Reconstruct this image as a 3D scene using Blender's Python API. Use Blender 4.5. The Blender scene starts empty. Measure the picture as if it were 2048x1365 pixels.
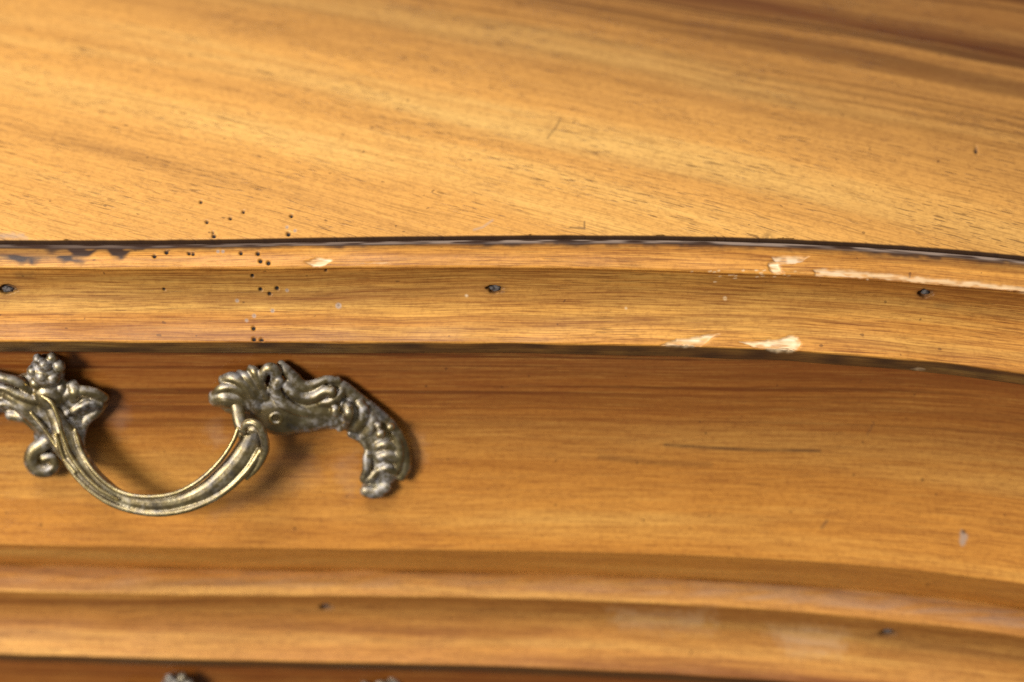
import bpy, math, random
import numpy as np

random.seed(7)
rng = np.random.default_rng(11)
S = bpy.context.scene
COL = S.collection

# ------------------------------------------------------------------ camera
PITCH = math.radians(50.0)          # looking down on the front edge of the chest
DIST = 0.717
LENS = 75.0
TGT = np.array([0.0, 0.0, -0.022])
CAM = TGT + DIST * np.array([0.0, -math.cos(PITCH), math.sin(PITCH)])
cam_d = bpy.data.cameras.new("camera")
cam = bpy.data.objects.new("camera", cam_d)
COL.objects.link(cam)
cam.location = CAM
cam.rotation_euler = (math.pi / 2 - PITCH, 0, 0)
cam_d.lens = LENS
cam_d.sensor_width = 36.0
cam_d.clip_start = 0.01
cam_d.clip_end = 50
cam_d.dof.use_dof = True
cam_d.dof.focus_distance = DIST
cam_d.dof.aperture_fstop = 3.1
S.camera = cam

# ------------------------------------------------------------------ light
w = bpy.data.worlds.new("World")
S.world = w
w.use_nodes = True
bg = w.node_tree.nodes["Background"]
bg.inputs[0].default_value = (1.0, 0.985, 0.965, 1)
bg.inputs[1].default_value = 0.12


def area(name, loc, target, size, power, color):
    d = bpy.data.lights.new(name, 'AREA')
    d.shape = 'RECTANGLE'
    d.size, d.size_y = size
    d.energy = power
    d.color = color
    o = bpy.data.objects.new(name, d)
    COL.objects.link(o)
    from mathutils import Vector
    o.location = loc
    o.rotation_euler = (Vector(target) - Vector(loc)).to_track_quat('-Z', 'Y').to_euler()
    return o


# a ceiling fixture above, and a lamp in front and to the left
area("ceiling_light", (-0.40, 0.30, 1.60), (0, 0, -0.05), (0.9, 0.6), 23.0, (1.0, 0.98, 0.965))
area("side_lamp", (-1.14, -0.78, 0.86), (0, 0, -0.07), (0.50, 0.50), 27.0, (1.0, 0.985, 0.965))

vs = S.view_settings
vs.view_transform = 'Standard'
vs.look = 'None'
vs.exposure = 0.22
vs.gamma = 1.0
vs.use_curve_mapping = False
S.render.engine = 'CYCLES'
S.cycles.sample_clamp_indirect = 1.0
S.cycles.caustics_reflective = False
S.cycles.use_denoising = False      # keep the fine wood grain; the photograph is grainy too

# ------------------------------------------------------------------ measuring helpers
FPX = 2048 * LENS / 36.0
FWD = np.array([0.0, math.cos(PITCH), -math.sin(PITCH)])
UPV = np.array([0.0, math.sin(PITCH), math.cos(PITCH)])


def ray(px, py):
    px = np.asarray(px, float); py = np.asarray(py, float)
    d = (FWD[None, :] + ((px - 1024) / FPX)[..., None] * np.array([1.0, 0, 0])
         + (-(py - 682.5) / FPX)[..., None] * UPV[None, :])
    return d


def on_height(px, py, z):
    """points of the horizontal plane z that the measured outline runs through"""
    d = ray(np.atleast_1d(px), np.atleast_1d(py))
    t = (z - CAM[2]) / d[:, 2]
    return CAM[None, :] + d * t[:, None]


def measure(P):
    q = P - CAM
    dep = q @ FWD
    return 1024 + FPX * q[:, 0] / dep, 682.5 - FPX * (q @ UPV) / dep


def edge_curve(pts, z):
    """serpentine plan curve Y(X) of one moulding edge lying at height z"""
    xs = np.array([p[0] for p in pts], float); ys = np.array([p[1] for p in pts], float)
    c = np.polyfit((xs - 1024) / 1024, ys, 4)
    sx = np.linspace(0, 2048, 300)
    sy = np.polyval(c, (sx - 1024) / 1024)
    P = on_height(sx, sy, z)
    x0, x1 = P[0, 0], P[-1, 0]
    s0 = (P[12, 1] - P[0, 1]) / (P[12, 0] - P[0, 0])
    s1 = (P[-1, 1] - P[-13, 1]) / (P[-1, 0] - P[-13, 0])

    def f(X):
        X = np.asarray(X, float)
        Y = np.interp(X, P[:, 0], P[:, 1])
        dl = np.clip(x0 - X, 0, None); dr = np.clip(X - x1, 0, None)
        Y = Y - s0 * 0.06 * np.tanh(dl / 0.06)
        Y = Y + s1 * 0.05 * np.tanh(dr / 0.05)
        return Y
    return f


A = edge_curve([(0, 480), (350, 479), (700, 475), (1000, 471), (1200, 469.5), (1531, 477), (1821, 492), (2048, 512)], 0.0)
B = edge_curve([(0, 535), (350, 535), (700, 536), (900, 535), (1200, 535.5), (1300, 537), (1531, 547), (1821, 566), (2048, 583)], -0.0022)
C = edge_curve([(0, 682), (350, 683), (700, 685), (900, 687), (1100, 687), (1300, 690), (1450, 694), (1600, 703), (1821, 721), (2048, 746)], -0.022)
ZD, ZE, ZF, ZG = -0.103, -0.1235, -0.1250, -0.1470
D = edge_curve([(0, 1087), (450, 1094), (900, 1098), (1100, 1102), (1500, 1113), (1794, 1136), (2048, 1167)], ZD)
E = edge_curve([(0, 1131), (450, 1141), (900, 1148), (1100, 1152), (1500, 1166), (1794, 1191), (2048, 1221)], ZE)
F = edge_curve([(0, 1182), (450, 1189), (900, 1194), (1100, 1198), (1500, 1215), (1794, 1243), (2048, 1274)], ZF)
G = edge_curve([(0, 1307), (225, 1314), (450, 1319.5), (825, 1328), (1050, 1334), (1400, 1351), (1560, 1362), (2048, 1409)], ZG)

XMAX = 0.36


def columns(step):
    d = np.arange(-0.192, 0.1921, step)
    l = np.linspace(-XMAX, -0.192, 40)[:-1]
    r = np.linspace(0.192, XMAX, 40)[1:]
    return np.concatenate([l, d, r])


# smooth value noise for wear outlines
def vnoise(x, y, seed):
    r = np.random.default_rng(seed)
    T = r.random((64, 64))
    xi = np.floor(x).astype(int); yi = np.floor(y).astype(int)
    fx = x - xi; fy = y - yi
    fx = fx * fx * (3 - 2 * fx); fy = fy * fy * (3 - 2 * fy)
    g = lambda a, b: T[a % 64, b % 64]
    return (g(xi, yi) * (1 - fx) * (1 - fy) + g(xi + 1, yi) * fx * (1 - fy)
            + g(xi, yi + 1) * (1 - fx) * fy + g(xi + 1, yi + 1) * fx * fy)


def sstep(a, b, x):
    t = np.clip((x - a) / (b - a), 0, 1)
    return t * t * (3 - 2 * t)


# ------------------------------------------------------------------ mesh helpers
def finish(name, mesh, mat, parent=None, smooth=True):
    o = bpy.data.objects.new(name, mesh)
    COL.objects.link(o)
    if mat is not None:
        mesh.materials.append(mat)
    if smooth:
        mesh.polygons.foreach_set("use_smooth", np.ones(len(mesh.polygons), bool))
    if parent is not None:
        o.parent = parent
    return o


def grid_mesh(name, P, attrs, vecs):
    """P: rows x cols x 3"""
    nr, nc = P.shape[:2]
    me = bpy.data.meshes.new(name)
    i = np.arange(nr * nc).reshape(nr, nc)
    q = np.stack([i[:-1, :-1], i[1:, :-1], i[1:, 1:], i[:-1, 1:]], -1).reshape(-1, 4)
    me.vertices.add(nr * nc)
    me.vertices.foreach_set("co", P.reshape(-1).astype(np.float32))
    me.loops.add(q.size)
    me.loops.foreach_set("vertex_index", q.reshape(-1).astype(np.int32))
    me.polygons.add(len(q))
    me.polygons.foreach_set("loop_start", (np.arange(len(q)) * 4).astype(np.int32))
    for k, v in attrs.items():
        a = me.attributes.new(k, 'FLOAT', 'POINT')
        a.data.foreach_set("value", v.reshape(-1).astype(np.float32))
    for k, v in vecs.items():
        a = me.attributes.new(k, 'FLOAT_VECTOR', 'POINT')
        a.data.foreach_set("vector", v.reshape(-1).astype(np.float32))
    me.update(calc_edges=True)
    me.validate()
    return me


def grid_normals(P):
    du = np.gradient(P, axis=1); dv = np.gradient(P, axis=0)
    n = np.cross(dv, du)
    n /= np.linalg.norm(n, axis=2, keepdims=True) + 1e-12
    return n


# ------------------------------------------------------------------ materials
def lin(r, g, b):
    f = lambda c: (c / 255 / 12.92) if c / 255 <= 0.04045 else ((c / 255 + 0.055) / 1.055) ** 2.4
    return (f(r), f(g), f(b), 1)


class NT:
    def __init__(self, name):
        self.m = bpy.data.materials.new(name)
        self.m.use_nodes = True
        self.t = self.m.node_tree
        self.p = self.t.nodes["Principled BSDF"]

    def n(self, typ, **kw):
        o = self.t.nodes.new(typ)
        for k, v in kw.items():
            setattr(o, k, v)
        return o

    def l(self, a, b):
        self.t.links.new(a, b)

    def math(self, op, a, b=None, clamp=False):
        o = self.n("ShaderNodeMath", operation=op, use_clamp=clamp)
        for s, v in zip(o.inputs, (a, b)):
            if v is None: continue
            if isinstance(v, (int, float)): s.default_value = v
            else: self.l(v, s)
        return o.outputs[0]

    def ramp(self, fac, stops, interp='EASE'):
        o = self.n("ShaderNodeValToRGB")
        o.color_ramp.interpolation = interp
        e = o.color_ramp.elements
        while len(e) < len(stops): e.new(0.5)
        for el, (p, c) in zip(e, stops):
            el.position = p
            el.color = c if not isinstance(c, (int, float)) else (c, c, c, 1)
        self.l(fac, o.inputs[0])
        return o.outputs[0]

    def mix(self, fac, a, b, mode='MIX'):
        o = self.n("ShaderNodeMix", data_type='RGBA', blend_type=mode)
        o.clamp_factor = True
        for s, v in ((o.inputs[0], fac), (o.inputs[6], a), (o.inputs[7], b)):
            if isinstance(v, (int, float)): s.default_value = v
            elif isinstance(v, tuple): s.default_value = v
            else: self.l(v, s)
        return o.outputs[2]

    def noise(self, vec, scale, detail=2.0, rough=0.5, dist=0.0):
        mp = self.n("ShaderNodeMapping")
        mp.inputs['Scale'].default_value = scale
        self.l(vec, mp.inputs['Vector'])
        o = self.n("ShaderNodeTexNoise")
        o.inputs['Scale'].default_value = 1.0
        o.inputs['Detail'].default_value = detail
        o.inputs['Roughness'].default_value = rough
        o.inputs['Distortion'].default_value = dist
        self.l(mp.outputs[0], o.inputs['Vector'])
        return o.outputs[0]

    def attr(self, name):
        o = self.n("ShaderNodeAttribute")
        o.attribute_name = name
        return o


def wood(name, light, mid, dark, heart_shade=None, pores=0.6, pore_len=110.0, pore_w=1700.0, fibre=0.35,
         rough=0.42, dust=0.0, streak=0.5, band_v=60.0, band_hi=0.80, wave=0.006, spec=0.24, coat=0.10, coat_rough=0.22, thin_amt=0.25):
    k = NT(name)
    g = k.attr("grain").outputs['Vector']
    warp = k.noise(g, (9, 40, 1), 2)
    wv = k.n("ShaderNodeVectorMath", operation='MULTIPLY_ADD')
    cmb = k.n("ShaderNodeCombineXYZ")
    k.l(k.math('SUBTRACT', warp, 0.5), cmb.inputs[1])
    k.l(cmb.outputs[0], wv.inputs[0]); wv.inputs[1].default_value = (0, wave, 0); k.l(g, wv.inputs[2])
    gw = wv.outputs[0]
    bands = k.noise(gw, (3.0, band_v, 1), 4, 0.6)
    base = k.ramp(bands, [(0.30, light), (0.55, mid), (band_hi, dark)])
    # slow change of tone over the board
    blot = k.noise(g, (11, 26, 1), 3, 0.55)
    base = k.mix(k.ramp(blot, [(0.35, 0.0), (0.75, 0.55)]), base, mid)
    pl = k.noise(gw, (55, 1500, 1), 1.0, 0.5)
    pl2 = k.ramp(pl, [(0.57, 0.0), (0.68, 1.0)])
    if heart_shade:  # heartwood bands on the top; painted cove and drawer shade elsewhere
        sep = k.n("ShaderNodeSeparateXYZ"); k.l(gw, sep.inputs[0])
        lo, hi, stops = heart_shade
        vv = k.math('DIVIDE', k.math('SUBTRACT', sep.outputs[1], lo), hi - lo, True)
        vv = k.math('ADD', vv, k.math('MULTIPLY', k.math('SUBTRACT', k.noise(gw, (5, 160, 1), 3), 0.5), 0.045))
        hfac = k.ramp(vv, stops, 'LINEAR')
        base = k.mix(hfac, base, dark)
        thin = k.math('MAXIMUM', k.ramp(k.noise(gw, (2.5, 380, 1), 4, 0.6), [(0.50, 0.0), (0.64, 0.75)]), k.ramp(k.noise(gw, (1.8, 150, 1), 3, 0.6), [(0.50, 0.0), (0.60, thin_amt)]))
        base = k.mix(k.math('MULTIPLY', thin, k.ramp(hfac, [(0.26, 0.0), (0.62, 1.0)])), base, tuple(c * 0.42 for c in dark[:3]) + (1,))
    fine = k.noise(gw, (14, 520, 1), 3, 0.6)
    base = k.mix(k.ramp(fine, [(0.42, 0.0), (0.75, fibre * 0.6)]), base, dark)
    hair = k.noise(gw, (48, 2300, 1), 3, 0.7)
    base = k.mix(k.ramp(hair, [(0.42, 0.0), (0.70, fibre * 1.35)]), base, dark)
    lite = k.noise(gw, (40, 1900, 4), 2, 0.6)
    base = k.mix(k.ramp(lite, [(0.52, 0.0), (0.75, fibre * 0.6)]), base, light)
    mott = k.noise(g, (520, 700, 2), 3, 0.7)
    base = k.mix(k.ramp(mott, [(0.40, 0.0), (0.75, 0.30)]), base, dark)
    mids = k.noise(gw, (6, 190, 1), 2, 0.5)
    base = k.mix(k.ramp(mids, [(0.50, 0.0), (0.74, streak)]), base, dark)
    # open pores: short dark dashes along the grain, in loose drifts
    po = k.noise(gw, (pore_len, pore_w, 1), 1.0, 0.4)
    drift = k.noise(g, (24, 70, 1), 2)
    pf = k.math('MULTIPLY', k.ramp(po, [(0.62, 0.0), (0.69, 1.0)]), k.ramp(drift, [(0.36, 0.05), (0.60, 1.0)]))
    base = k.mix(k.math('MULTIPLY', pf, pores), base, tuple(c * 0.42 for c in dark[:3]) + (1,))
    base = k.mix(k.math('MULTIPLY', pl2, pores * 0.42), base, tuple(c * 0.55 for c in dark[:3]) + (1,))
    # tiny dark flecks and pale nicks
    sp = k.noise(g, (420, 420, 1), 0.0)
    base = k.mix(k.math('MULTIPLY', k.ramp(sp, [(0.83, 0.0), (0.855, 1.0)]), 0.5), base, lin(60, 34, 20))
    if dust > 0:
        dn = k.noise(g, (30, 260, 2), 4, 0.65)
        base = k.mix(k.math('MULTIPLY', k.ramp(dn, [(0.38, 0.0), (0.62, 1.0)]), dust), base, lin(176, 150, 140))
    st = k.attr("stain_shade").outputs['Fac']
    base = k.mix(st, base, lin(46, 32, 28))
    gr = k.attr("grey").outputs['Fac']
    base = k.mix(gr, base, lin(170, 148, 130))
    ch = k.attr("chip").outputs['Fac']
    cn = k.noise(g, (60, 700, 3), 3, 0.6)
    chc = k.ramp(cn, [(0.3, lin(234, 212, 178)), (0.5, lin(224, 194, 150)), (0.7, lin(200, 162, 112))])
    base = k.mix(ch, base, chc)
    ho = k.attr("hole").outputs['Fac']
    base = k.mix(ho, base, lin(34, 30, 30))
    k.l(base, k.p.inputs['Base Color'])
    r1 = k.noise(g, (40, 60, 1), 4, 0.6)
    rr = k.math('ADD', k.math('MULTIPLY', r1, 0.22), rough - 0.11)
    rr = k.math('ADD', rr, k.math('MULTIPLY', ch, 0.45))
    rr = k.math('ADD', rr, k.math('MULTIPLY', ho, 0.5), True)
    k.l(rr, k.p.inputs['Roughness'])
    k.p.inputs['Specular IOR Level'].default_value = spec
    k.p.inputs['Coat Weight'].default_value = coat
    k.p.inputs['Coat Roughness'].default_value = coat_rough
    bp = k.n("ShaderNodeBump")
    bp.inputs['Strength'].default_value = 0.35
    bp.inputs['Distance'].default_value = 0.00025
    h = k.math('SUBTRACT', k.math('MULTIPLY', fine, 0.6), k.math('MULTIPLY', pf, 0.8))
    h = k.math('ADD', h, k.math('MULTIPLY', k.noise(g, (120, 120, 1), 3), 0.8))
    k.l(h, bp.inputs['Height'])
    k.l(bp.outputs[0], k.p.inputs['Normal'])
    return k.m


WOOD_TOP = wood("veneer_top", lin(230, 179, 98), lin(214, 154, 76), lin(96, 52, 24),
                heart_shade=(-0.04, 0.24, [(0.0, 0.0), (0.40, 0.0), (0.446, 0.14), (0.50, 0.05), (0.571, 0.30), (0.62, 0.42), (0.68, 0.46), (0.732, 0.62), (0.754, 0.98), (0.779, 0.72), (0.82, 0.70), (0.868, 1.0), (0.893, 0.85), (1.0, 0.95)]),
                pores=0.55, fibre=0.18, streak=0.12, band_v=42, band_hi=1.0, pore_len=150.0, thin_amt=0.65)
WOOD_MOULD = wood("moulding_wood", lin(232, 180, 90), lin(210, 145, 62), lin(108, 54, 16), pores=0.35,
                  fibre=0.55, streak=0.55, band_v=85, rough=0.50, spec=0.2, coat=0.05,
                  heart_shade=(0.0, 0.05, [(0.0, 0.0), (0.33, 0.0), (0.38, 0.42), (0.55, 0.36), (0.72, 0.10), (0.85, 0.0), (1.0, 0.2)]))  # reddish streaks of the upper cove, with its shade painted in
WOOD_FRONT = wood("drawer_wood", heart_shade=(-0.005, 0.085, [(0.0, 0.85), (0.12, 0.72), (0.22, 0.78), (0.34, 0.58), (0.48, 0.50), (0.62, 0.26), (0.8, 0.05), (1.0, 0.0)]), light=lin(232, 172, 84), mid=lin(210, 141, 58), dark=lin(116, 54, 16), pores=0.22,  # darker figure at the top, deepened to paint the shade under the moulding
                  fibre=0.42, streak=0.20, band_v=50, wave=0.0022, band_hi=1.0, coat=0.30, coat_rough=0.18)
WOOD_RAIL = wood("rail_wood", lin(228, 172, 88), lin(204, 140, 64), lin(112, 58, 20), pores=0.3,
                 fibre=0.45, streak=0.5, band_v=85, rough=0.52, spec=0.25, coat=0.0,
                 heart_shade=(0.0, 0.055, [(0.0, 0.0), (0.44, 0.0), (0.49, 0.45), (0.62, 0.34), (0.78, 0.08), (0.9, 0.0), (1.0, 0.2)]))  # cove shading painted into the rail colour, darkest below the lip


def brass(name, rubbed=1.0, dusty=1.0):
    k = NT(name)
    geo = k.n("ShaderNodeNewGeometry")
    tc = k.n("ShaderNodeTexCoord").outputs['Object']
    pt = geo.outputs['Pointiness']
    n1 = k.noise(tc, (160, 160, 160), 4, 0.6)
    n2 = k.noise(tc, (480, 480, 480), 3, 0.6)
    n3 = k.noise(tc, (70, 70, 70), 3, 0.6)
    # rubbed ridges on the cast relief
    rub = k.ramp(k.math('ADD', pt, k.math('MULTIPLY', k.math('SUBTRACT', n1, 0.5), 0.06)), [(0.50, 0.0), (0.60, 0.9)])
    rub = k.math('MULTIPLY', rub, rubbed)
    pat = k.ramp(n1, [(0.3, lin(92, 82, 64)), (0.5, lin(136, 118, 78)), (0.72, lin(166, 152, 114))])
    col = k.mix(rub, pat, lin(230, 200, 112))
    # grey polish residue and dust, dry and matt
    res = k.math('MULTIPLY', k.ramp(n3, [(0.40, 0.05), (0.64, 1.0)]), k.ramp(n2, [(0.34, 0.05), (0.66, 0.85)]))
    res = k.math('MULTIPLY', res, k.math('SUBTRACT', 1.0, k.math('MULTIPLY', rub, 0.8)), True)
    res = k.math('MULTIPLY', res, dusty)
    # dust settled on faces that look up
    nz = k.n("ShaderNodeSeparateXYZ"); k.l(geo.outputs['Normal'], nz.inputs[0])
    up = k.math('MULTIPLY', k.ramp(nz.outputs[2], [(0.55, 0.0), (0.92, 1.0)]), k.ramp(n2, [(0.35, 0.2), (0.6, 0.8)]))
    res = k.math('MAXIMUM', res, k.math('MULTIPLY', up, 0.75 * dusty), True)
    col = k.mix(res, col, lin(190, 186, 188))
    k.l(col, k.p.inputs['Base Color'])
    k.l(k.math('SUBTRACT', 0.92, k.math('MULTIPLY', res, 0.75)), k.p.inputs['Metallic'])
    rg = k.math('ADD', k.math('MULTIPLY', res, 0.35), k.math('SUBTRACT', 0.38, k.math('MULTIPLY', rub, 0.10)))
    k.l(rg, k.p.inputs['Roughness'])
    bp = k.n("ShaderNodeBump")
    bp.inputs['Strength'].default_value = 0.3
    bp.inputs['Distance'].default_value = 0.0004
    k.l(n2, bp.inputs['Height'])
    k.l(bp.outputs[0], k.p.inputs['Normal'])
    return k.m


BRASS = brass("aged_brass", 1.0, 0.85)
PIN = brass("dull_pin_brass", 0.25)
GRIP = brass("handled_brass", 1.0, 0.30)

k = NT("iron_nail")
tc = k.n("ShaderNodeTexCoord").outputs['Object']
nn = k.noise(tc, (700, 700, 700), 3, 0.6)
k.l(k.ramp(nn, [(0.35, lin(46, 38, 34)), (0.65, lin(108, 100, 95))]), k.p.inputs['Base Color'])
k.p.inputs['Metallic'].default_value = 0.0
k.p.inputs['Roughness'].default_value = 0.85
NAIL = k.m

# ------------------------------------------------------------------ the chest
chest = bpy.data.objects.new("chest_of_drawers", None)
COL.objects.link(chest)
chest.location = (0, 0, 0)
chest["label"] = "honey coloured wooden chest of drawers with curved moulded edges and brass handles"
chest["category"] = "chest of drawers"


def blob(px, py, cx, cy, r, soft=1.5):
    d = np.hypot(px - cx, py - cy)
    return 1 - sstep(r - soft, r + soft, d)


def poly_mask(px, py, pts, soft=2.0, seed=1, rag=3.0):
    """soft-edged polygon mask with a ragged outline"""
    px = px + (vnoise(px / 9, py / 7, seed) - 0.5) * rag * 2
    py = py + (vnoise(px / 8, py / 6, seed + 50) - 0.5) * rag
    n = len(pts)
    ins = np.zeros(px.shape, bool)
    dist = np.full(px.shape, 1e9)
    for i in range(n):
        x0, y0 = pts[i]; x1, y1 = pts[(i + 1) % n]
        c = ((y0 > py) != (y1 > py)) & (px < (x1 - x0) * (py - y0) / ((y1 - y0) if y1 != y0 else 1e-9) + x0)
        ins ^= c
        ex, ey = x1 - x0, y1 - y0
        t = np.clip(((px - x0) * ex + (py - y0) * ey) / (ex * ex + ey * ey + 1e-9), 0, 1)
        dist = np.minimum(dist, np.hypot(px - x0 - t * ex, py - y0 - t * ey))
    sd = np.where(ins, dist, -dist)
    return sstep(-soft, soft, sd)


HOLES_TOP = [(402, 404, 3.2, 0), (414, 444, 3.2, 0), (428, 472, 4.2, 0), (426, 465, 2.2, 0), (461, 437, 3.0, 0), (487, 424, 3.0, 0),
             (583, 432, 3.4, 0), (577, 468, 4.4, 0), (574, 455, 3.2, 1), (590, 462, 3.2, 1), (1952, 301, 4.0, 0)]
HOLES_MOULD = [(309, 513, 4.0, 0), (333, 505, 4.0, 0), (378, 507, 3.4, 0), (386, 508, 3.4, 0), (436, 504, 3.2, 1), (446, 504, 3.2, 1),
               (482, 507, 3.6, 0), (516, 508, 4.0, 0), (521, 523, 4.2, 0), (537, 527, 4.4, 0), (505, 552, 3.4, 0),
               (521, 579, 3.8, 0), (554, 577, 4.0, 0), (539, 588, 3.6, 0), (574, 581, 3.4, 1), (474, 602, 3.6, 1), (545, 622, 4.0, 1),
               (508, 632, 4.0, 1), (493, 641, 3.2, 1), (507, 657, 4.2, 0), (508, 679, 4.2, 0), (523, 681, 4.4, 0), (677, 612, 6.0, 1),
               (328, 579, 2.8, 0), (652, 542, 2.4, 0)]


def apply_holes(px, py, lst, hole, grey, near):
    for cx, cy, r, light in lst:
        sel = near & (np.abs(px - cx) < r * 3) & (np.abs(py - cy) < r * 3)
        if not sel.any(): continue
        m = blob(px[sel], py[sel], cx, cy, r, 1.4)
        if light:
            grey[sel] = np.maximum(grey[sel], m * 0.8)
            hole[sel] = np.maximum(hole[sel], 0.35 * blob(px[sel], py[sel], cx + 1, cy - 0.6, r * 0.45, 1.2))
        else:
            hole[sel] = np.maximum(hole[sel], m)


def strip(px, py, pts, r0, r1):
    """soft mask along a scratch"""
    out = np.zeros(px.shape)
    for (x0, y0), (x1, y1) in zip(pts[:-1], pts[1:]):
        ex, ey = x1 - x0, y1 - y0
        t = np.clip(((px - x0) * ex + (py - y0) * ey) / (ex * ex + ey * ey), 0, 1)
        d = np.hypot(px - x0 - t * ex, py - y0 - t * ey)
        out = np.maximum(out, 1 - sstep(r0, r1, d))
    return out


# --- top panel
def build_top():
    cx = columns(0.00038)
    ya = A(cx)
    rows = np.concatenate([[0], np.arange(0.0004, 0.034, 0.00042), np.geomspace(0.035, 0.42, 90)])
    P = np.zeros((len(rows) + 2, len(cx), 3))
    P[0, :, 0] = cx; P[0, :, 1] = ya + 0.0002; P[0, :, 2] = -0.0050
    P[1, :, 0] = cx; P[1, :, 1] = ya; P[1, :, 2] = -0.0006
    back = ya.mean() + 0.42
    for j, r in enumerate(rows):
        f = r / 0.42
        P[j + 2, :, 0] = cx
        P[j + 2, :, 1] = (ya + r) * (1 - f ** 2) + (back) * f ** 2
        P[j + 2, :, 2] = 0.0
    P[2, :, 1] += 0.0003
    X, Y = P[..., 0], P[..., 1]
    # board edge is a little uneven along the joint
    P[1:3, :, 1] += ((vnoise(X[1:3] * 160, Y[1:3] * 0, 3) - 0.5) * 0.00025)
    psi = Y + 0.27 * X + 1.0 * X * (0.10 - Y) + 0.008 * np.sin(X * 7 + 1.0)
    grain = np.stack([X * 0.96 - Y * 0.27, psi, np.full_like(X, 3.3)], -1)
    px, py = measure(P.reshape(-1, 3))
    near = np.repeat(np.arange(P.shape[0]), P.shape[1]) > 1
    hole = np.zeros_like(px); grey = np.zeros_like(px); stain_shade = np.zeros_like(px); chip = np.zeros_like(px)
    apply_holes(px, py, HOLES_TOP, hole, grey, near)
    stain_shade = np.maximum(stain_shade, 0.55 * strip(px, py, [(1122, 236), (1112, 255), (1095, 276)], 0.5, 3.0))
    stain_shade = np.maximum(stain_shade, 0.6 * strip(px, py, [(1169, 444), (1169, 458), (1140, 455)], 0.5, 3.0))
    grey = np.maximum(grey, 0.45 * strip(px, py, [(948, 460), (965, 455), (985, 441)], 0.5, 4.0))
    grey = np.maximum(grey, 0.5 * poly_mask(px, py, [(-5, 466), (50, 468), (52, 477), (-5, 478)], 5, 5, 5))
    stain_shade = np.maximum(stain_shade, 0.4 * blob(px, py, 1536, 474, 9, 6) * (vnoise(px / 5, py / 5, 9) > 0.4))
    edge = np.repeat(np.arange(P.shape[0]), P.shape[1]) <= 1
    stain_shade[edge] = 0.95
    N = grid_normals(P).reshape(-1, 3)
    Pf = P.reshape(-1, 3)
    Pf[:, 2] -= hole * 0.0008
    me = grid_mesh("top_panel", Pf.reshape(P.shape), dict(hole=hole, grey=grey, stain_shade=stain_shade, chip=chip), dict(grain=grain))
    o = finish("top_panel", me, WOOD_TOP, chest)
    return o


top = build_top()


# --- moulded edges (top moulding and the rail between the drawers share one profile)
def mould_profile(cx, yb, yl, yc, zt, zl, zc, groove):
    """rows of points: joint, shoulder, flat band, lip, cove, arris, fascia, underside"""
    R = []   # (Y array, Z value or array)
    seg = []

    def add(y, z, s):
        R.append(np.stack([cx, y, np.broadcast_to(z, cx.shape)], -1)); seg.append(s)
    if groove:
        g = 0.0004
        add(yb - 0.0001, zt - 0.0025, 0)
        for t in np.linspace(0, 1, 4): add(yb - 0.0001 - g * t, zt - 0.0011, 0)
        sh = 0.0022
        for t in np.linspace(0, 1, 12)[1:]:
            a = t * math.pi / 2
            add(yb - 0.0001 - g - sh * (1 - math.cos(a)), zt - 0.0011 + 0.0008 * math.sin(a), 1)
        y0 = yb - 0.0001 - g - sh; z0 = zt - 0.0003
    else:
        add(yb + 0.012, zt, 0)
        y0 = yb + 0.0; z0 = zt
        add(y0, z0, 1)
    wl = y0 - (yl + 0.0009)
    n = 32
    for t in np.linspace(0, 1, n)[1:]:
        add(y0 - wl * t, z0 + (zl + 0.0002 - z0) * t ** 2 + 0.0004 * math.sin(math.pi * t), 2)
    rl = 0.0009
    for t in np.linspace(0, 1, 7)[1:]:
        a = t * math.pi / 2
        add(yl + rl - rl * math.sin(a), zl + 0.0002 - 0.0009 * (1 - math.cos(a)), 3)
    zv = zl - 0.0030
    for t in np.linspace(0, 1, 8)[1:]:
        add(yl + 0.0017 * t, zl - 0.0007 + (zv - zl + 0.0007) * t, 4)
    ys = yl + 0.0017
    amax = math.radians(70)
    for t in np.linspace(0, 1, 84)[1:]:
        a = t * amax
        fy = (1 - math.cos(a)) / (1 - math.cos(amax)); fz = math.sin(a) / math.sin(amax)
        add(ys + (yc + 0.0003 - ys) * fy, zv + (zc + 0.0002 - zv) * fz, 5)
    for t in np.linspace(0, 1, 5)[1:]:
        a = t * math.pi / 2
        add(yc + 0.0003 - 0.0003 * math.sin(a), zc + 0.0002 - 0.0005 * (1 - math.cos(a)), 6)
    for t in np.linspace(0, 1, 16)[1:]:
        add(yc + 0.0018 * t, zc - 0.0003 - 0.0075 * t, 7)
    add(yc + 0.0024, zc - 0.0082, 8)
    for t in np.linspace(0, 1, 6)[1:]:
        add(yc + 0.0024 + 0.024 * t, zc - 0.0082, 8)
    return np.stack(R, 0), np.array(seg)


def arc_v(P):
    mid = P[:, P.shape[1] // 2]
    d = np.r_[0, np.linalg.norm(np.diff(mid[:, 1:], axis=0), axis=1)]
    return np.cumsum(d)


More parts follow.
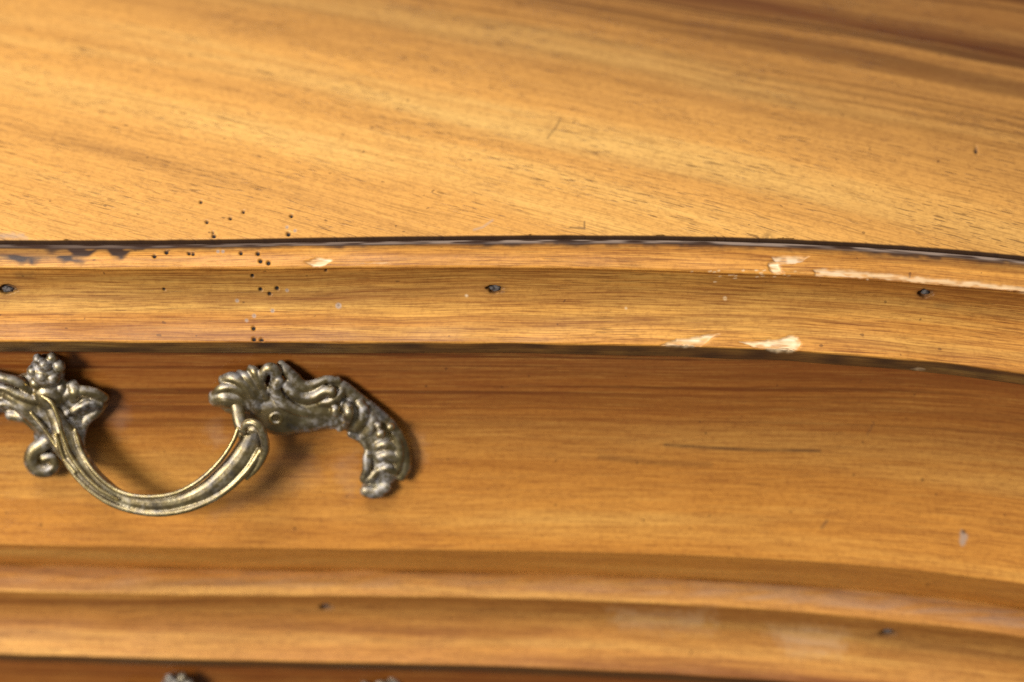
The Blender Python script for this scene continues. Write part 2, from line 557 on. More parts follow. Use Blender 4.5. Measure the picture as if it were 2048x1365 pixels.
NAILS_UP = [(15, 579, 17, 9), (990, 579, 17, 8), (1851, 587, 15, 8)]
NAILS_LO = [(652, 1214, 12, 5), (1776, 1266, 17, 6)]
CHIPS_UP = [
    ([(610, 524), (625, 518), (655, 516), (664, 522), (650, 531), (625, 534)], 1.0),
    ([(715, 526), (760, 525), (780, 527), (760, 529)], 0.35),
    ([(1545, 516), (1565, 513), (1618, 514), (1606, 524), (1570, 530), (1552, 530)], 0.7),
    ([(1538, 526), (1552, 522), (1560, 535), (1567, 546), (1550, 548), (1540, 540)], 1.0),
    ([(1628, 539), (1670, 538), (1730, 545), (1730, 556), (1680, 553), (1630, 551)], 0.6),
    ([(1665, 540), (1730, 544), (1790, 549), (1860, 555), (1950, 562), (2080, 578), (2080, 592), (2000, 580), (1900, 571), (1780, 560), (1700, 552)], 0.66),
    ([(1325, 691), (1350, 679), (1390, 674), (1420, 668), (1438, 667), (1420, 680), (1402, 693), (1360, 696)], 0.95),
    ([(1480, 685), (1520, 683), (1555, 680), (1580, 672), (1594, 674), (1602, 692), (1585, 706), (1550, 706), (1520, 697)], 1.0),
    ([(1822, 738), (1835, 734), (1850, 740), (1835, 741)], 0.4),
]


def mould_attrs(P, seg, upper):
    nr, nc = P.shape[:2]
    v = arc_v(P)
    X = P[..., 0]
    grain = np.stack([X, np.repeat(v[:, None], nc, 1), np.full((nr, nc), 7.7 if upper else 2.2)], -1)
    px, py = measure(P.reshape(-1, 3))
    sg = np.repeat(seg, nc)
    hole = np.zeros_like(px); grey = hole.copy(); stain_shade = hole.copy(); chip = hole.copy(); dep = hole.copy()
    N = grid_normals(P).reshape(-1, 3)
    vis = (sg > 0) & (sg < 8)
    if upper:
        apply_holes(px, py, HOLES_MOULD, hole, grey, vis)
        for pts, a in CHIPS_UP:
            pa = np.array(pts)
            sel = vis & (px > pa[:, 0].min() - 20) & (px < pa[:, 0].max() + 20) & (py > pa[:, 1].min() - 20) & (py < pa[:, 1].max() + 20)
            m = poly_mask(px[sel], py[sel], pts, 2.2, int(pa[0, 0]), 3.0)
            chip[sel] = np.maximum(chip[sel], m * a * (0.35 + 0.65 * sstep(0.25, 0.65, vnoise(px[sel] / 16, py[sel] / 5, 15 + len(pts)))))
            dep[sel] = np.maximum(dep[sel], m * a * (0.0005 + 0.0005 * vnoise(px[sel] / 14, py[sel] / 5, 5)))
        # pin-prick nicks under the lip
        r = np.random.default_rng(5)
        for _ in range(26):
            cx_, cy_ = r.uniform(1380, 1590), 541 + abs(r.normal(0, 9))
            sel = vis & (np.abs(px - cx_) < 12) & (np.abs(py - cy_) < 8)
            chip[sel] = np.maximum(chip[sel], 0.6 * strip(px[sel], py[sel], [(cx_ - r.uniform(1, 4), cy_ + 1), (cx_ + 2, cy_)], 0.4, 1.8))
        for cx_, cy_, rr in ((1450, 597, 4), (1252, 617, 2.5), (933, 592, 3), (1735, 560, 2)):
            sel = vis & (np.abs(px - cx_) < 12) & (np.abs(py - cy_) < 8)
            chip[sel] = np.maximum(chip[sel], 0.6 * blob(px[sel], py[sel], cx_, cy_, rr, 1.5))
        # old black finish left along the joint
        Xf = P.reshape(-1, 3)[:, 0]
        vv = np.repeat(v, nc)
        wv = 0.0030 + 0.0013 * vnoise(Xf * 90, Xf * 0, 21) + 0.0006 * vnoise(Xf * 600, vv * 900, 22)
        for c0, wd, ex in ((-0.166, 0.012, 0.0048), (-0.146, 0.0055, 0.0062), (-0.1315, 0.0032, 0.0046), (-0.158, 0.01, 0.0026)):
            wv = wv + ex * np.exp(-((Xf - c0) / wd) ** 4) * (0.75 + 0.5 * vnoise(Xf * 420, vv * 500, 30))
        wv = wv + 0.0010   # groove walls included
        st = 0.97 * (1 - sstep(wv - 0.0012, wv + 0.0026, vv)) * (sg <= 2)
        patchy = 0.55 + 0.45 * sstep(0.30, 0.6, vnoise(Xf * 240, vv * 400, 33))
        shoulder = sstep(0.0040, 0.0056, vv)
        stain_shade = np.maximum(stain_shade, st * (1 - shoulder * (1 - patchy)))
        # pale dust on the shoulder, with its grey sheen painted in
        gd = (sg >= 1) * (sg <= 2) * sstep(0.15, 0.75, vnoise(Xf * 170, vv * 1100, 41)) * (0.35 + 0.65 * sstep(-0.07, 0.03, Xf + 0.05 * vnoise(Xf * 30, Xf * 0, 2)))
        grey = np.maximum(grey, 0.65 * gd * sstep(0.0018, 0.0023, vv) * (1 - sstep(0.0034, 0.0046, vv)))
        # grime near the left nail
        stain_shade = np.maximum(stain_shade, 0.35 * poly_mask(px, py, [(25, 546), (60, 543), (80, 550), (40, 558)], 7, 3, 6) * vis)
        stain_shade = np.maximum(stain_shade, 0.30 * poly_mask(px, py, [(1868, 604), (1905, 606), (1898, 618), (1872, 614)], 6, 4, 5) * vis)
        stain_shade = np.maximum(stain_shade, 0.75 * (sg == 7) * (0.75 + 0.5 * vnoise(Xf * 120, vv * 300, 91)))  # fascia: dark finish that also paints in its undercut shade
    else:
        stain_shade = np.maximum(stain_shade, 0.7 * (sg == 7))  # fascia colour darkened to stand for its undercut shade
        pale = 0.38 * poly_mask(px, py, [(1540, 1262), (1600, 1255), (1690, 1272), (1680, 1305), (1600, 1310), (1560, 1290)], 22, 8, 16)
        pale = np.maximum(pale, 0.32 * poly_mask(px, py, [(1230, 1222), (1420, 1228), (1420, 1262), (1240, 1250)], 22, 12, 18))
        chip = np.maximum(chip, pale * 0.6 * vis)
        # dust lying on the ledge, plus a painted pale sheen
        Xf = P.reshape(-1, 3)[:, 0]; vv = np.repeat(v, nc)
        gd = (sg == 2) * (0.25 + 0.75 * sstep(0.25, 0.7, vnoise(Xf * 140 + vv * 600, vv * 500, 61)))
        edge = 1 - sstep(v[seg == 2][0] + 0.005, v[seg == 2][-1] - 0.0006, vv)
        grey = np.maximum(grey, 0.42 * gd * edge * (0.35 + 0.45 * sstep(-0.02, 0.12, Xf)))
    for cx_, cy_, rx, ry in (NAILS_UP if upper else NAILS_LO):
        sel = vis & (np.abs(px - cx_) < 60) & (np.abs(py - cy_) < 40)
        d = np.hypot((px[sel] - cx_) / rx, (py[sel] - cy_) / ry) + (vnoise(px[sel] / 6, py[sel] / 4, int(cx_)) - 0.5) * 0.5
        m = 1 - sstep(0.8, 1.1, d)
        hole[sel] = np.maximum(hole[sel], m * 0.45)
        stain_shade[sel] = np.maximum(stain_shade[sel], 0.32 * (1 - sstep(0.9, 1.9, d)))
        dep[sel] = np.maximum(dep[sel], m * 0.0012)
    Pf = P.reshape(-1, 3) - N * (dep + hole * 0.0006)[:, None]
    # hand-worked unevenness
    wob = (vnoise(P[..., 0].reshape(-1) * 55, np.repeat(v, nc) * 90, 71) - 0.5) * 0.0006
    Pf = Pf + N * (wob * (sg > 1))[:, None]
    return Pf.reshape(P.shape), dict(hole=hole, grey=grey, stain_shade=stain_shade, chip=chip), dict(grain=grain)


cx = columns(0.00034)
P, seg = mould_profile(cx, A(cx), B(cx), C(cx), -0.0009, -0.0022, -0.022, True)
# check normals point outwards
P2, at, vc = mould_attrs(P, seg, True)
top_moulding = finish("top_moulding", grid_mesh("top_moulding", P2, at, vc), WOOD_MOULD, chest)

cx2 = columns(0.00045)
Pr, segr = mould_profile(cx2, E(cx2), F(cx2), G(cx2), ZE, ZF, ZG, False)
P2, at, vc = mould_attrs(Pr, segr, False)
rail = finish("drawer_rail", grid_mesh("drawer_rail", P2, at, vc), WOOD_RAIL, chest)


# --- nails sunk in the coves
def nail(px, py, P, rx, ry, parent, seed):
    qx, qy = measure(P.reshape(-1, 3))
    i = np.argmin((qx - px) ** 2 + (qy - py) ** 2 + 1e6 * (np.repeat(np.arange(P.shape[0]), P.shape[1]) > P.shape[0] - 8))
    N = grid_normals(P).reshape(-1, 3)[i]
    c = P.reshape(-1, 3)[i]
    t = np.array([1.0, 0, 0]); t -= N * (t @ N); t /= np.linalg.norm(t); b = np.cross(N, t)
    r = np.random.default_rng(seed)
    vs_, fs = [], []
    n = 14
    rad = [1.0, 0.8, 0.4]
    hh = [-0.0016, -0.0009, -0.0007]
    jit = r.uniform(0.75, 1.1, n)
    for rr, h in zip(rad, hh):
        for a in range(n):
            th = 2 * math.pi * a / n
            q = c + t * math.cos(th) * rx * rr * jit[a] * 0.000168 + b * math.sin(th) * ry * 1.2 * rr * jit[a] * 0.000168 \
                + N * (h + r.uniform(-0.00015, 0.00015))
            vs_.append(q)
    vs_.append(c + N * -0.00075)
    for k_ in range(2):
        for a in range(n):
            fs.append((k_ * n + a, k_ * n + (a + 1) % n, (k_ + 1) * n + (a + 1) % n, (k_ + 1) * n + a))
    for a in range(n): fs.append((2 * n + a, 2 * n + (a + 1) % n, 3 * n))
    me = bpy.data.meshes.new("nail_head")
    me.from_pydata([tuple(v) for v in vs_], [], fs)
    return finish("nail_head", me, NAIL, parent)


for i, (a, b_, rx, ry) in enumerate(NAILS_UP): nail(a, b_, P, rx * 0.8, ry * 0.75, top_moulding, i)
for i, (a, b_, rx, ry) in enumerate(NAILS_LO): nail(a, b_, Pr, rx * 0.8, ry * 0.75, rail, 10 + i)


# --- drawer fronts
def drawer_rows(cx, ytop, ybot, ztop, zbot, yrail, zrail):
    R = []
    for t in np.linspace(0, 1, 150):
        f = 0.42 * t + 0.58 * t ** 2.0
        R.append(np.stack([cx, ytop + (ybot - ytop) * f, np.full_like(cx, ztop + (zbot - ztop) * t)], -1))
    n1 = len(R)
    # rounded lower edge turning under
    for t in np.linspace(0, 1, 8)[1:]:
        a = t * math.radians(80)
        R.append(np.stack([cx, ybot - 0.0009 * math.sin(2 * a) * 0.5 + 0.0004 * t, np.full_like(cx, zbot - 0.0012 * t)], -1))
    yu = yrail + 0.0005
    for t in np.linspace(0, 1, 22)[1:]:
        y1 = ybot + 0.0004
        R.append(np.stack([cx, y1 + (yu - y1) * t, np.full_like(cx, zbot - 0.0012 + (zrail + 0.0006 - zbot + 0.0012) * t)], -1))
    R.append(np.stack([cx, yu + 0.02, np.full_like(cx, zrail + 0.0006)], -1))
    return np.stack(R, 0), n1


def overhang(cx):
    return 0.0085 + 0.010 * sstep(0.05, 0.20, cx)


def build_drawer(shift, marks, seed):
    """shift: None for the upper drawer, else a function giving the set-back copy below the rail"""
    c = columns(0.0006)
    if shift is None:
        yt = C(c) + 0.0022 + overhang(c); zt = -0.0262
        P, n1 = drawer_rows(c, yt, D(c), zt, ZD, E(c), ZE)
    else:
        yt = G(c) + 0.0022 + overhang(c); zt = ZG - 0.0042
        drop = ZD - (-0.0262)
        P, n1 = drawer_rows(c, yt, yt + (D(c) - C(c) - 0.0022 - overhang(c)), zt, zt + drop, yt + (E(c) - C(c) - 0.0107), zt + drop - (ZD - ZE))
    nr, nc = P.shape[:2]
    v = arc_v(P)
    grain = np.stack([P[..., 0], np.repeat(v[:, None], nc, 1), np.full((nr, nc), seed)], -1)
    px, py = measure(P.reshape(-1, 3))
    z = np.zeros_like(px)
    hole, grey, stain_shade, chip = z.copy(), z.copy(), z.copy(), z.copy()
    if marks:
        grey = np.maximum(grey, 0.75 * poly_mask(px, py, [(1918, 1068), (1926, 1060), (1934, 1072), (1933, 1088), (1925, 1094), (1918, 1086)], 2.5, 4, 3))
        hole = np.maximum(hole, 0.8 * blob(px, py, 1927, 1064, 4, 2))
        hole = np.maximum(hole, 0.55 * strip(px, py, [(1654, 1042), (1643, 1056)], 1, 4))
        stain_shade = np.maximum(stain_shade, 0.8 * strip(px, py, [(1330, 890), (1400, 895), (1500, 900), (1640, 902)], 0.5, 5) * (0.4 + 0.6 * vnoise(px / 30, py / 4, 3)))
        stain_shade = np.maximum(stain_shade, 0.25 * strip(px, py, [(1200, 915), (1330, 928), (1420, 930)], 2, 9))
        hole = np.maximum(hole, 0.35 * strip(px, py, [(1748, 845), (1735, 870)], 0.5, 3))
        # pale varnish glare around the brass, painted into the colour
        for pts, a in (([(205, 800), (240, 800), (265, 830), (235, 880), (215, 850)], 0.16), ([(560, 900), (620, 890), (650, 960), (560, 990), (500, 1010), (420, 1040), (430, 1020), (520, 960)], 0.14),
                       ([(410, 860), (440, 840), (455, 880), (430, 900)], 0.18), ([(660, 930), (715, 900), (715, 990), (690, 1000)], 0.16), ([(820, 860), (850, 870), (850, 930), (825, 920)], 0.18)):
            grey = np.maximum(grey, a * poly_mask(px, py, pts, 14, 17, 10) * (0.4 + 0.6 * vnoise(px / 22, py / 16, 77)))
    me = grid_mesh("drawer_front", P, dict(hole=hole, grey=grey, stain_shade=stain_shade, chip=chip), dict(grain=grain))
    return finish("drawer_front", me, WOOD_FRONT, chest), P, n1


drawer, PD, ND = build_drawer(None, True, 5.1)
drawer2, PD2, ND2 = build_drawer(1, False, 9.4)

# --- carcass behind the fronts
me = bpy.data.meshes.new("carcass")
x0, x1, y0, y1, z0, z1 = -XMAX + 0.004, XMAX - 0.004, 0.075, 0.42, -0.30, -0.006
vsx = [(x, y, z) for x in (x0, x1) for y in (y0, y1) for z in (z0, z1)]
me.from_pydata(vsx, [], [(0, 1, 3, 2), (4, 6, 7, 5), (0, 4, 5, 1), (2, 3, 7, 6), (0, 2, 6, 4), (1, 5, 7, 3)])
for nm in ("hole", "grey", "stain_shade", "chip"):
    me.attributes.new(nm, 'FLOAT', 'POINT')
a = me.attributes.new("grain", 'FLOAT_VECTOR', 'POINT')
a.data.foreach_set("vector", np.array([(v[1], v[2] + v[0] * 0.3, 1.0) for v in vsx], np.float32).reshape(-1))
finish("carcass", me, WOOD_FRONT, chest, smooth=False)

# ------------------------------------------------------------------ brass handle
# local plane of the drawer front around the handle
sx, sy = measure(PD.reshape(-1, 3))
rowi = np.repeat(np.arange(PD.shape[0]), PD.shape[1])
sel = (sx > -90) & (sx < 860) & (sy > 690) & (sy < 1060) & (rowi < ND)
Q = PD.reshape(-1, 3)[sel]; QX, QY = sx[sel], sy[sel]
FC = Q.mean(0)
_, _, vh = np.linalg.svd(Q - FC, full_matrices=False)
FN = vh[2]
if FN[1] > 0: FN = -FN
PXM = 0.000168      # metres per measured unit at the drawer


def face_pt(px, py, h):
    """point h millimetres proud of the (nearly flat) drawer front"""
    d = ray(np.array([px]), np.array([py]))[0]
    i = np.argmin((QX - px) ** 2 + (QY - py) ** 2)
    t = ((Q[i] + FN * h * 0.001 - CAM) @ FN) / (d @ FN)
    return CAM + d * t


class Cast:
    """collects closed tapered sweeps that are fused into one casting"""

    def __init__(self, fat=1.0, hk=1.0):
        self.v = []; self.f = []; self.fat = fat; self.hk = hk

    def sweep(self, pts, flat=1.0, n=16, sub=6):
        """pts: (px, py, height mm, radius px)"""
        W = np.array([face_pt(p[0], p[1], (0.8 + self.hk * p[2]) if (self.hk < 1 and p[3] < 10) else p[2]) for p in pts])
        R = np.array([p[3] * (self.fat if p[3] < 10 else 1.0) for p in pts]) * PXM
        m = len(W)
        if m == 1:
            return self.ball(pts[0], flat)
        # catmull-rom
        ext = np.vstack([2 * W[0] - W[1], W, 2 * W[-1] - W[-2]])
        C_, RR = [], []
        for i in range(m - 1):
            p0, p1, p2, p3 = ext[i:i + 4]
            for s in range(sub):
                t = s / sub
                C_.append(0.5 * ((2 * p1) + (-p0 + p2) * t + (2 * p0 - 5 * p1 + 4 * p2 - p3) * t ** 2 + (-p0 + 3 * p1 - 3 * p2 + p3) * t ** 3))
                RR.append(R[i] + (R[i + 1] - R[i]) * (t * t * (3 - 2 * t)))
        C_.append(W[-1]); RR.append(R[-1])
        C_ = np.array(C_); RR = np.array(RR)
        T = np.gradient(C_, axis=0); T /= np.linalg.norm(T, axis=1, keepdims=True)
        # rounded ends
        caps0 = [(C_[0] - T[0] * RR[0] * math.sin(a), RR[0] * math.cos(a), T[0]) for a in (1.35, 0.9, 0.45)]
        caps1 = [(C_[-1] + T[-1] * RR[-1] * math.sin(a), RR[-1] * math.cos(a), T[-1]) for a in (0.45, 0.9, 1.35)]
        rings = caps0 + list(zip(C_, RR, T)) + caps1
        ridge = self.hk < 1 and max(p[3] for p in pts) < 10
        sh, wd = (1.6, 1.4) if ridge else (1.0, 1.0)
        base = len(self.v)
        for c, r, t in rings:
            nrm = FN - t * (FN @ t)
            nrm /= np.linalg.norm(nrm) + 1e-9
            bn = np.cross(t, nrm)
            for a in range(n):
                th = 2 * math.pi * a / n
                self.v.append(c + bn * r * math.cos(th) * wd + nrm * r * flat * np.sign(math.sin(th)) * abs(math.sin(th)) ** sh)
        k = len(rings)
        for j in range(k - 1):
            for a in range(n):
                self.f.append((base + j * n + a, base + j * n + (a + 1) % n, base + (j + 1) * n + (a + 1) % n, base + (j + 1) * n + a))
        self.f.append(tuple(base + a for a in range(n))[::-1])
        self.f.append(tuple(base + (k - 1) * n + a for a in range(n)))

    def ball(self, p, flat=1.0, sx=1.0, sy=1.0):
        c = face_pt(*p[:3]); r = p[3] * PXM
        t = np.array([1.0, 0, 0]); t -= FN * (t @ FN); t /= np.linalg.norm(t); b = np.cross(FN, t)
        base = len(self.v); n, m = 14, 9
        for j in range(m):
            ph = -1.5 + 3.0 * j / (m - 1)
            for a in range(n):
                th = 2 * math.pi * a / n
                self.v.append(c + t * r * sx * math.cos(ph) * math.cos(th) + b * r * sy * math.cos(ph) * math.sin(th) + FN * r * flat * math.sin(ph))
        for j in range(m - 1):
            for a in range(n):
                self.f.append((base + j * n + a, base + j * n + (a + 1) % n, base + (j + 1) * n + (a + 1) % n, base + (j + 1) * n + a))
        self.f.append(tuple(base + a for a in range(n))[::-1])
        self.f.append(tuple(base + (m - 1) * n + a for a in range(n)))

    def fuse(self, name, voxel, mat, parent, smooth=2, fac=0.5):
        me = bpy.data.meshes.new(name + "_raw")
        me.from_pydata([tuple(v) for v in self.v], [], self.f)
        o = bpy.data.objects.new(name + "_raw", me)
        COL.objects.link(o)
        r = o.modifiers.new("r", 'REMESH'); r.mode = 'VOXEL'; r.voxel_size = voxel
        if smooth:
            s = o.modifiers.new("s", 'SMOOTH'); s.factor = fac; s.iterations = smooth
        dg = bpy.context.evaluated_depsgraph_get()
        out = bpy.data.meshes.new_from_object(o.evaluated_get(dg))
        out.name = name
        bpy.data.objects.remove(o)
        bpy.data.meshes.remove(me)
        out.materials.clear()
        return finish(name, out, mat, parent)


def build_handle():
    # --- curved grip
    b = Cast()
    # body of the grip with a hollow along its face and a bead on either edge
    b.sweep([(92, 800, 6, 11), (112, 835, 7.5, 17), (134, 880, 9.5, 29), (158, 924, 12, 27), (194, 966, 14, 24), (242, 999, 15, 21), (300, 1011, 16, 20),
             (360, 1006, 16, 21), (415, 983, 16, 24), (462, 945, 15, 28), (494, 905, 14, 28), (507, 872, 12, 24)], flat=0.62, n=14)
    # inner bead
    b.sweep([(150, 860, 11, 4), (165, 905, 13, 4.5), (190, 945, 15.5, 4.5), (225, 976, 17, 4.5), (262, 991, 18, 4.8), (310, 994, 18.6, 5), (355, 985, 18.6, 5),
             (400, 960, 18.3, 5), (440, 922, 17.6, 5), (465, 885, 16.5, 5), (476, 858, 15, 5)])
    # outer bead
    b.sweep([(112, 870, 12, 4), (132, 925, 13.5, 5), (165, 968, 15.5, 5), (215, 1005, 17, 5.5), (270, 1024, 17.6, 5.5), (330, 1028, 18, 6), (390, 1015, 18, 6.5),
             (448, 985, 17.2, 7), (494, 942, 16.5, 8), (522, 902, 16, 8)])
    # long rib running down from the leaves into the grip
    b.sweep([(84, 792, 9, 4), (103, 806, 10.5, 5), (116, 835, 12, 5), (125, 870, 13, 5), (140, 908, 14.5, 5), (165, 945, 16, 4.6), (198, 978, 17.5, 4), (235, 1000, 18, 3)])
    b.sweep([(62, 826, 8, 4), (82, 850, 9.5, 4.5), (104, 880, 11, 4.5), (125, 912, 13, 4), (150, 945, 15, 3.2)])
    # curled scroll where the grip meets the plate
    b.sweep([(488, 866, 15, 7), (490, 850, 17, 8), (503, 845, 18, 8), (518, 853, 18.5, 8.5), (527, 872, 18, 9), (531, 896, 17, 9), (526, 916, 16.6, 7.5), (513, 938, 16.2, 6), (494, 958, 16, 4)])
    b.sweep([(466, 790, 5, 13), (474, 815, 7, 14), (480, 845, 10, 15), (490, 870, 12, 16)], flat=0.7)
    grip = b.fuse("pull_handle", 0.00032, GRIP, chest, 1)
    # --- scrolled shell plate
    c = Cast(1.2, 0.64)
    c.sweep([(468, 800, 1.4, 34), (515, 805, 1.6, 52), (560, 822, 2.2, 56), (605, 824, 2.4, 46), (650, 818, 2.4, 46), (700, 828, 2.4, 40), (742, 855, 1.6, 36),
             (768, 895, 1.8, 38), (768, 935, 1.6, 36), (748, 972, 1.4, 26)], flat=0.5, n=16)
    # rolled ear on the left
    c.sweep([(434, 797, 3.5, 20), (452, 797, 5, 22), (475, 803, 5.5, 19), (492, 815, 5, 13)], flat=0.75)
    c.sweep([(428, 790, 5.5, 5), (442, 778, 7.5, 6), (465, 776, 8.5, 6), (485, 786, 8.5, 6), (497, 803, 8, 6), (500, 822, 7, 5)])
    # fan of flutes
    c.sweep([(446, 762, 4, 8), (466, 757, 6, 9), (486, 768, 7.5, 9), (502, 790, 8, 9), (513, 818, 7, 8)])
    c.sweep([(478, 748, 4, 6), (495, 755, 6.5, 7), (508, 775, 7.5, 7), (520, 800, 7, 6)])
    c.sweep([(500, 738, 4, 6), (510, 745, 6.5, 7), (520, 768, 7.5, 7), (531, 796, 7, 5)])
    c.sweep([(522, 768, 7, 5), (526, 748, 7.5, 6.5), (540, 737, 7.5, 8), (551, 744, 7.5, 8), (550, 762, 7.5, 6), (541, 782, 7, 5)])
    c.sweep([(558, 760, 8.5, 7), (550, 778, 8.5, 7), (558, 798, 8.5, 7.5), (578, 814, 8.5, 7.5), (602, 824, 8, 7), (630, 828, 7, 5)])
    c.sweep([(561, 728, 3, 6), (573, 742, 4.5, 8), (588, 757, 5.5, 9), (603, 771, 6, 9), (625, 771, 6, 7), (652, 760, 5, 6), (676, 762, 4, 6)])
    c.sweep([(572, 768, 7, 7), (585, 785, 8, 8), (604, 798, 8.2, 8), (628, 795, 8, 7.5), (650, 783, 8, 7.5), (664, 784, 8.5, 8)])
    c.sweep([(640, 806, 7, 6), (662, 803, 7.5, 7), (679, 790, 7, 6), (684, 777, 5, 6)])
    # rim
    c.sweep([(660, 764, 3, 8), (688, 776, 3.5, 9), (718, 800, 3.5, 9), (752, 826, 3.5, 9), (784, 856, 3.8, 9), (805, 893, 4, 9), (811, 930, 3.8, 8), (802, 955, 3, 7)])
    # lobes along the body
    c.ball((671, 822, 6.5, 12), 0.9, 0.9, 1.2)
    c.sweep([(694, 812, 7.5, 9), (698, 828, 7.5, 10), (692, 846, 6.5, 9), (680, 858, 4.5, 6)])
    c.sweep([(718, 806, 6, 6), (728, 822, 7.5, 7), (724, 842, 7, 7), (710, 858, 5, 6)])
    c.sweep([(742, 830, 6, 6), (746, 846, 6.5, 7), (738, 862, 6, 6), (726, 872, 4.5, 5)])
    for x0_, y0_, x1_, y1_ in ((622, 832, 628, 852), (650, 836, 655, 852), (600, 838, 603, 856), (576, 844, 577, 862)):
        c.sweep([(x0_, y0_, 5.5, 6), ((x0_ + x1_) / 2 + 1, (y0_ + y1_) / 2, 5.2, 6.5), (x1_, y1_, 3.4, 6)])
    c.ball((761, 868, 7.5, 11)); c.ball((781, 854, 6.5, 9)); c.ball((757, 852, 6, 8))
    c.sweep([(786, 868, 6, 5), (797, 888, 6.5, 5.5), (800, 912, 6.5, 5.5), (796, 938, 5.5, 5)])
    c.sweep([(756, 893, 6, 6), (772, 889, 7, 6.5), (788, 894, 6.5, 5.5)])
    c.sweep([(758, 915, 6, 6), (775, 911, 7, 7), (793, 917, 6.5, 6)])
    c.sweep([(760, 940, 5.5, 6), (776, 937, 6.5, 7), (790, 946, 5.5, 6)])
    c.sweep([(736, 898, 5, 5), (734, 920, 6, 6), (733, 942, 6.5, 6), (728, 960, 6, 6), (741, 957, 6.5, 5.5), (752, 945, 6, 5)])
    c.sweep([(734, 982, 3, 15), (752, 985, 3.2, 15), (772, 974, 3, 12)], flat=0.8)
    c.sweep([(700, 868, 4, 5), (722, 880, 4.6, 5), (738, 900, 5, 5)])
    plate = c.fuse("scroll_plate", 0.00029, BRASS, grip, 1)
    # --- rosette with buds and leaves on the other end
    r = Cast(1.3, 0.72)
    r.sweep([(-60, 830, 1.4, 26), (-20, 800, 1.6, 34), (30, 790, 2, 38), (80, 785, 2.4, 46), (95, 830, 2.4, 40), (92, 880, 2.2, 26), (86, 915, 2, 20)], flat=0.42, n=16)
    r.ball((95, 742, 5, 37), 0.8)
    r.ball((100, 790, 5, 36), 0.7)
    r.hk, hk_ = 1.0, r.hk
    crown = lambda x_, y_: 5.0 + 4.97 * math.sqrt(max(0.0, 1 - ((x_ - 95) ** 2 + (y_ - 742) ** 2) / 37.5 ** 2))
    for qx, qy, qr in ((107, 757, 15), (90, 730, 15), (72, 766, 14), (66, 742, 13), (118, 732, 14), (92, 782, 13), (84, 752, 13), (124, 770, 12), (104, 716, 12), (76, 718, 11)):
        r.ball((qx, qy, crown(qx, qy) - 0.9, qr), 1.0)
    r.hk = hk_
    r.sweep([(112, 796, 6, 9), (122, 780, 7, 8), (126, 764, 6, 6)])
    r.sweep([(84, 800, 7, 7), (78, 786, 7, 7), (64, 782, 6, 6)])
    # leaf turning over to the right
    r.sweep([(112, 822, 4.5, 18), (140, 808, 5, 20), (170, 803, 5, 19), (196, 803, 4, 14)], flat=0.4)
    r.sweep([(118, 806, 7, 6), (140, 786, 7.5, 7), (166, 783, 7.5, 7.5), (192, 788, 7, 7), (210, 797, 5.5, 6)])
    r.sweep([(144, 770, 6, 8), (150, 784, 8, 9), (146, 800, 8, 6)])
    r.sweep([(122, 836, 7, 5), (148, 822, 8, 5.5), (174, 810, 8, 5.5), (202, 811, 6.5, 6)])
    r.sweep([(205, 806, 4, 7), (192, 826, 4.5, 6), (172, 842, 6, 6), (162, 868, 7, 6), (162, 895, 8, 5.5), (172, 920, 9, 5), (182, 936, 10, 4)])
    r.sweep([(80, 815, 5, 26), (108, 850, 6, 30), (128, 890, 7.5, 26), (150, 925, 9, 20)], flat=0.55)
    r.sweep([(30, 795, 4, 26), (60, 815, 5, 28), (90, 850, 5.5, 24)], flat=0.6)
    r.sweep([(125, 800, 4.5, 26), (150, 812, 5, 26), (178, 808, 4.5, 20)], flat=0.45)
    r.sweep([(130, 820, 4.5, 26), (148, 845, 5, 24), (150, 880, 6.5, 18)], flat=0.5)
    r.sweep([(150, 850, 4, 12), (142, 885, 5, 12), (150, 920, 7, 9)], flat=0.6)
    # leaves falling to the left
    r.sweep([(96, 800, 6, 9), (70, 800, 6.5, 10), (40, 790, 6, 10), (10, 776, 5, 10), (-25, 776, 4, 9)])
    r.sweep([(90, 838, 6, 9), (62, 822, 6.5, 9), (34, 812, 6, 9), (2, 808, 5, 10), (-40, 818, 4, 9), (-72, 845, 3, 8)])
    r.sweep([(60, 780, 6.5, 7), (36, 764, 6.5, 9), (8, 756, 5.5, 10), (-20, 748, 4, 8)])
    r.sweep([(100, 872, 5.5, 8), (72, 852, 5.5, 8), (50, 836, 5, 7), (20, 830, 3.5, 8)])
    # small volute underneath
    r.sweep([(104, 878, 5.5, 9), (84, 890, 6, 9), (68, 903, 6, 9), (62, 922, 6, 9), (74, 940, 6, 9), (96, 943, 6, 8), (110, 930, 6, 7), (102, 916, 6, 6), (88, 918, 6, 6)])
    r.ball((84, 922, 3, 20), 0.5)
    ros = r.fuse("rosette_plate", 0.00030, BRASS, grip, 1)
    # --- fixing pin in its collar
    p = bpy.data.meshes.new("fixing_pin")
    vs_, fs = [], []
    cpt = face_pt(556, 821, 0)
    t = np.array([1.0, 0, 0]); t -= FN * (t @ FN); t /= np.linalg.norm(t); bb = np.cross(FN, t)
    prof = [(17, 3.0), (16.5, 6.0), (14.5, 7.0), (11, 7.3), (7.6, 7.0), (6.2, 6.0), (5.8, 4.6), (5, 4.4), (3.5, 4.6), (1.5, 4.8)]
    n = 20
    for rr, h in prof:
        for a in range(n):
            th = 2 * math.pi * a / n
            vs_.append(tuple(cpt + t * rr * PXM * math.cos(th) + bb * rr * PXM * math.sin(th) + FN * h * 0.001))
    for j in range(len(prof) - 1):
        for a in range(n): fs.append((j * n + a, j * n + (a + 1) % n, (j + 1) * n + (a + 1) % n, (j + 1) * n + a))
    fs.append(tuple((len(prof) - 1) * n + a for a in range(n)))
    p.from_pydata(vs_, [], fs)
    pin = finish("fixing_pin", p, PIN, grip)
    return grip


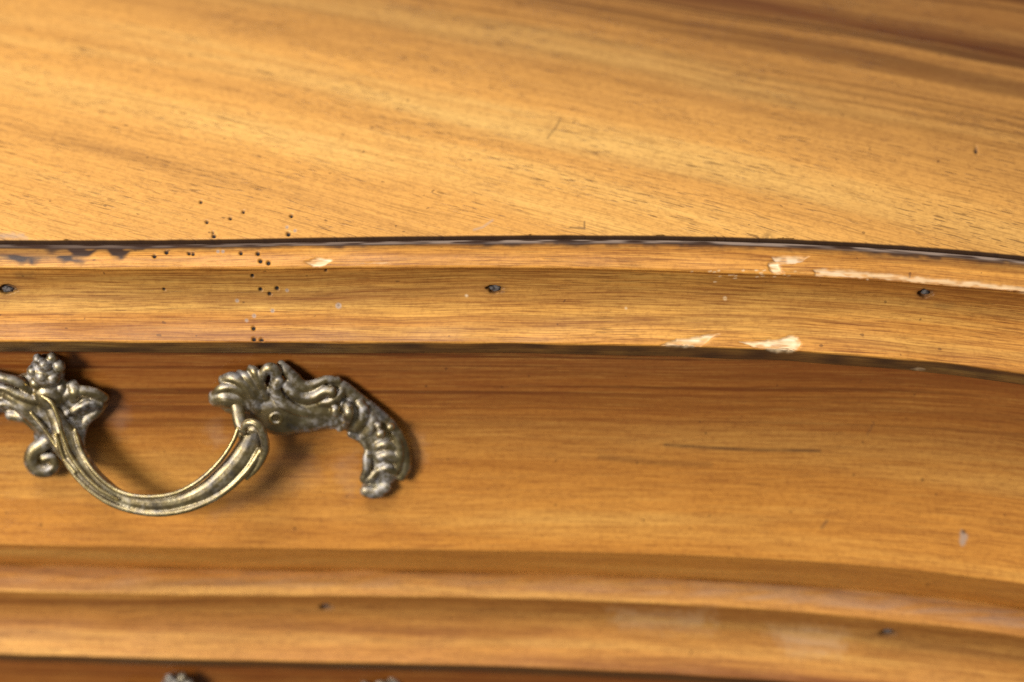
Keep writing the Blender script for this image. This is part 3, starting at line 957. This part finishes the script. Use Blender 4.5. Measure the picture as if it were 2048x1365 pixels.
grip = build_handle()
grip["label"] = "tarnished brass handle of the upper drawer"

# the same handle on the drawer below, of which only the crest shows
g2 = grip.copy(); COL.objects.link(g2)
g2.parent = chest
zsh = (ZG - 0.0042) - (-0.0262)
xs_h = 0.034
ysh = float((G(np.array([-0.10])) - C(np.array([-0.14])))[0])
g2.location = (xs_h, ysh, zsh - 0.0048)
g2["label"] = "tarnished brass handle of the lower drawer"
for ch in list(grip.children):
    c2 = ch.copy(); COL.objects.link(c2); c2.parent = g2
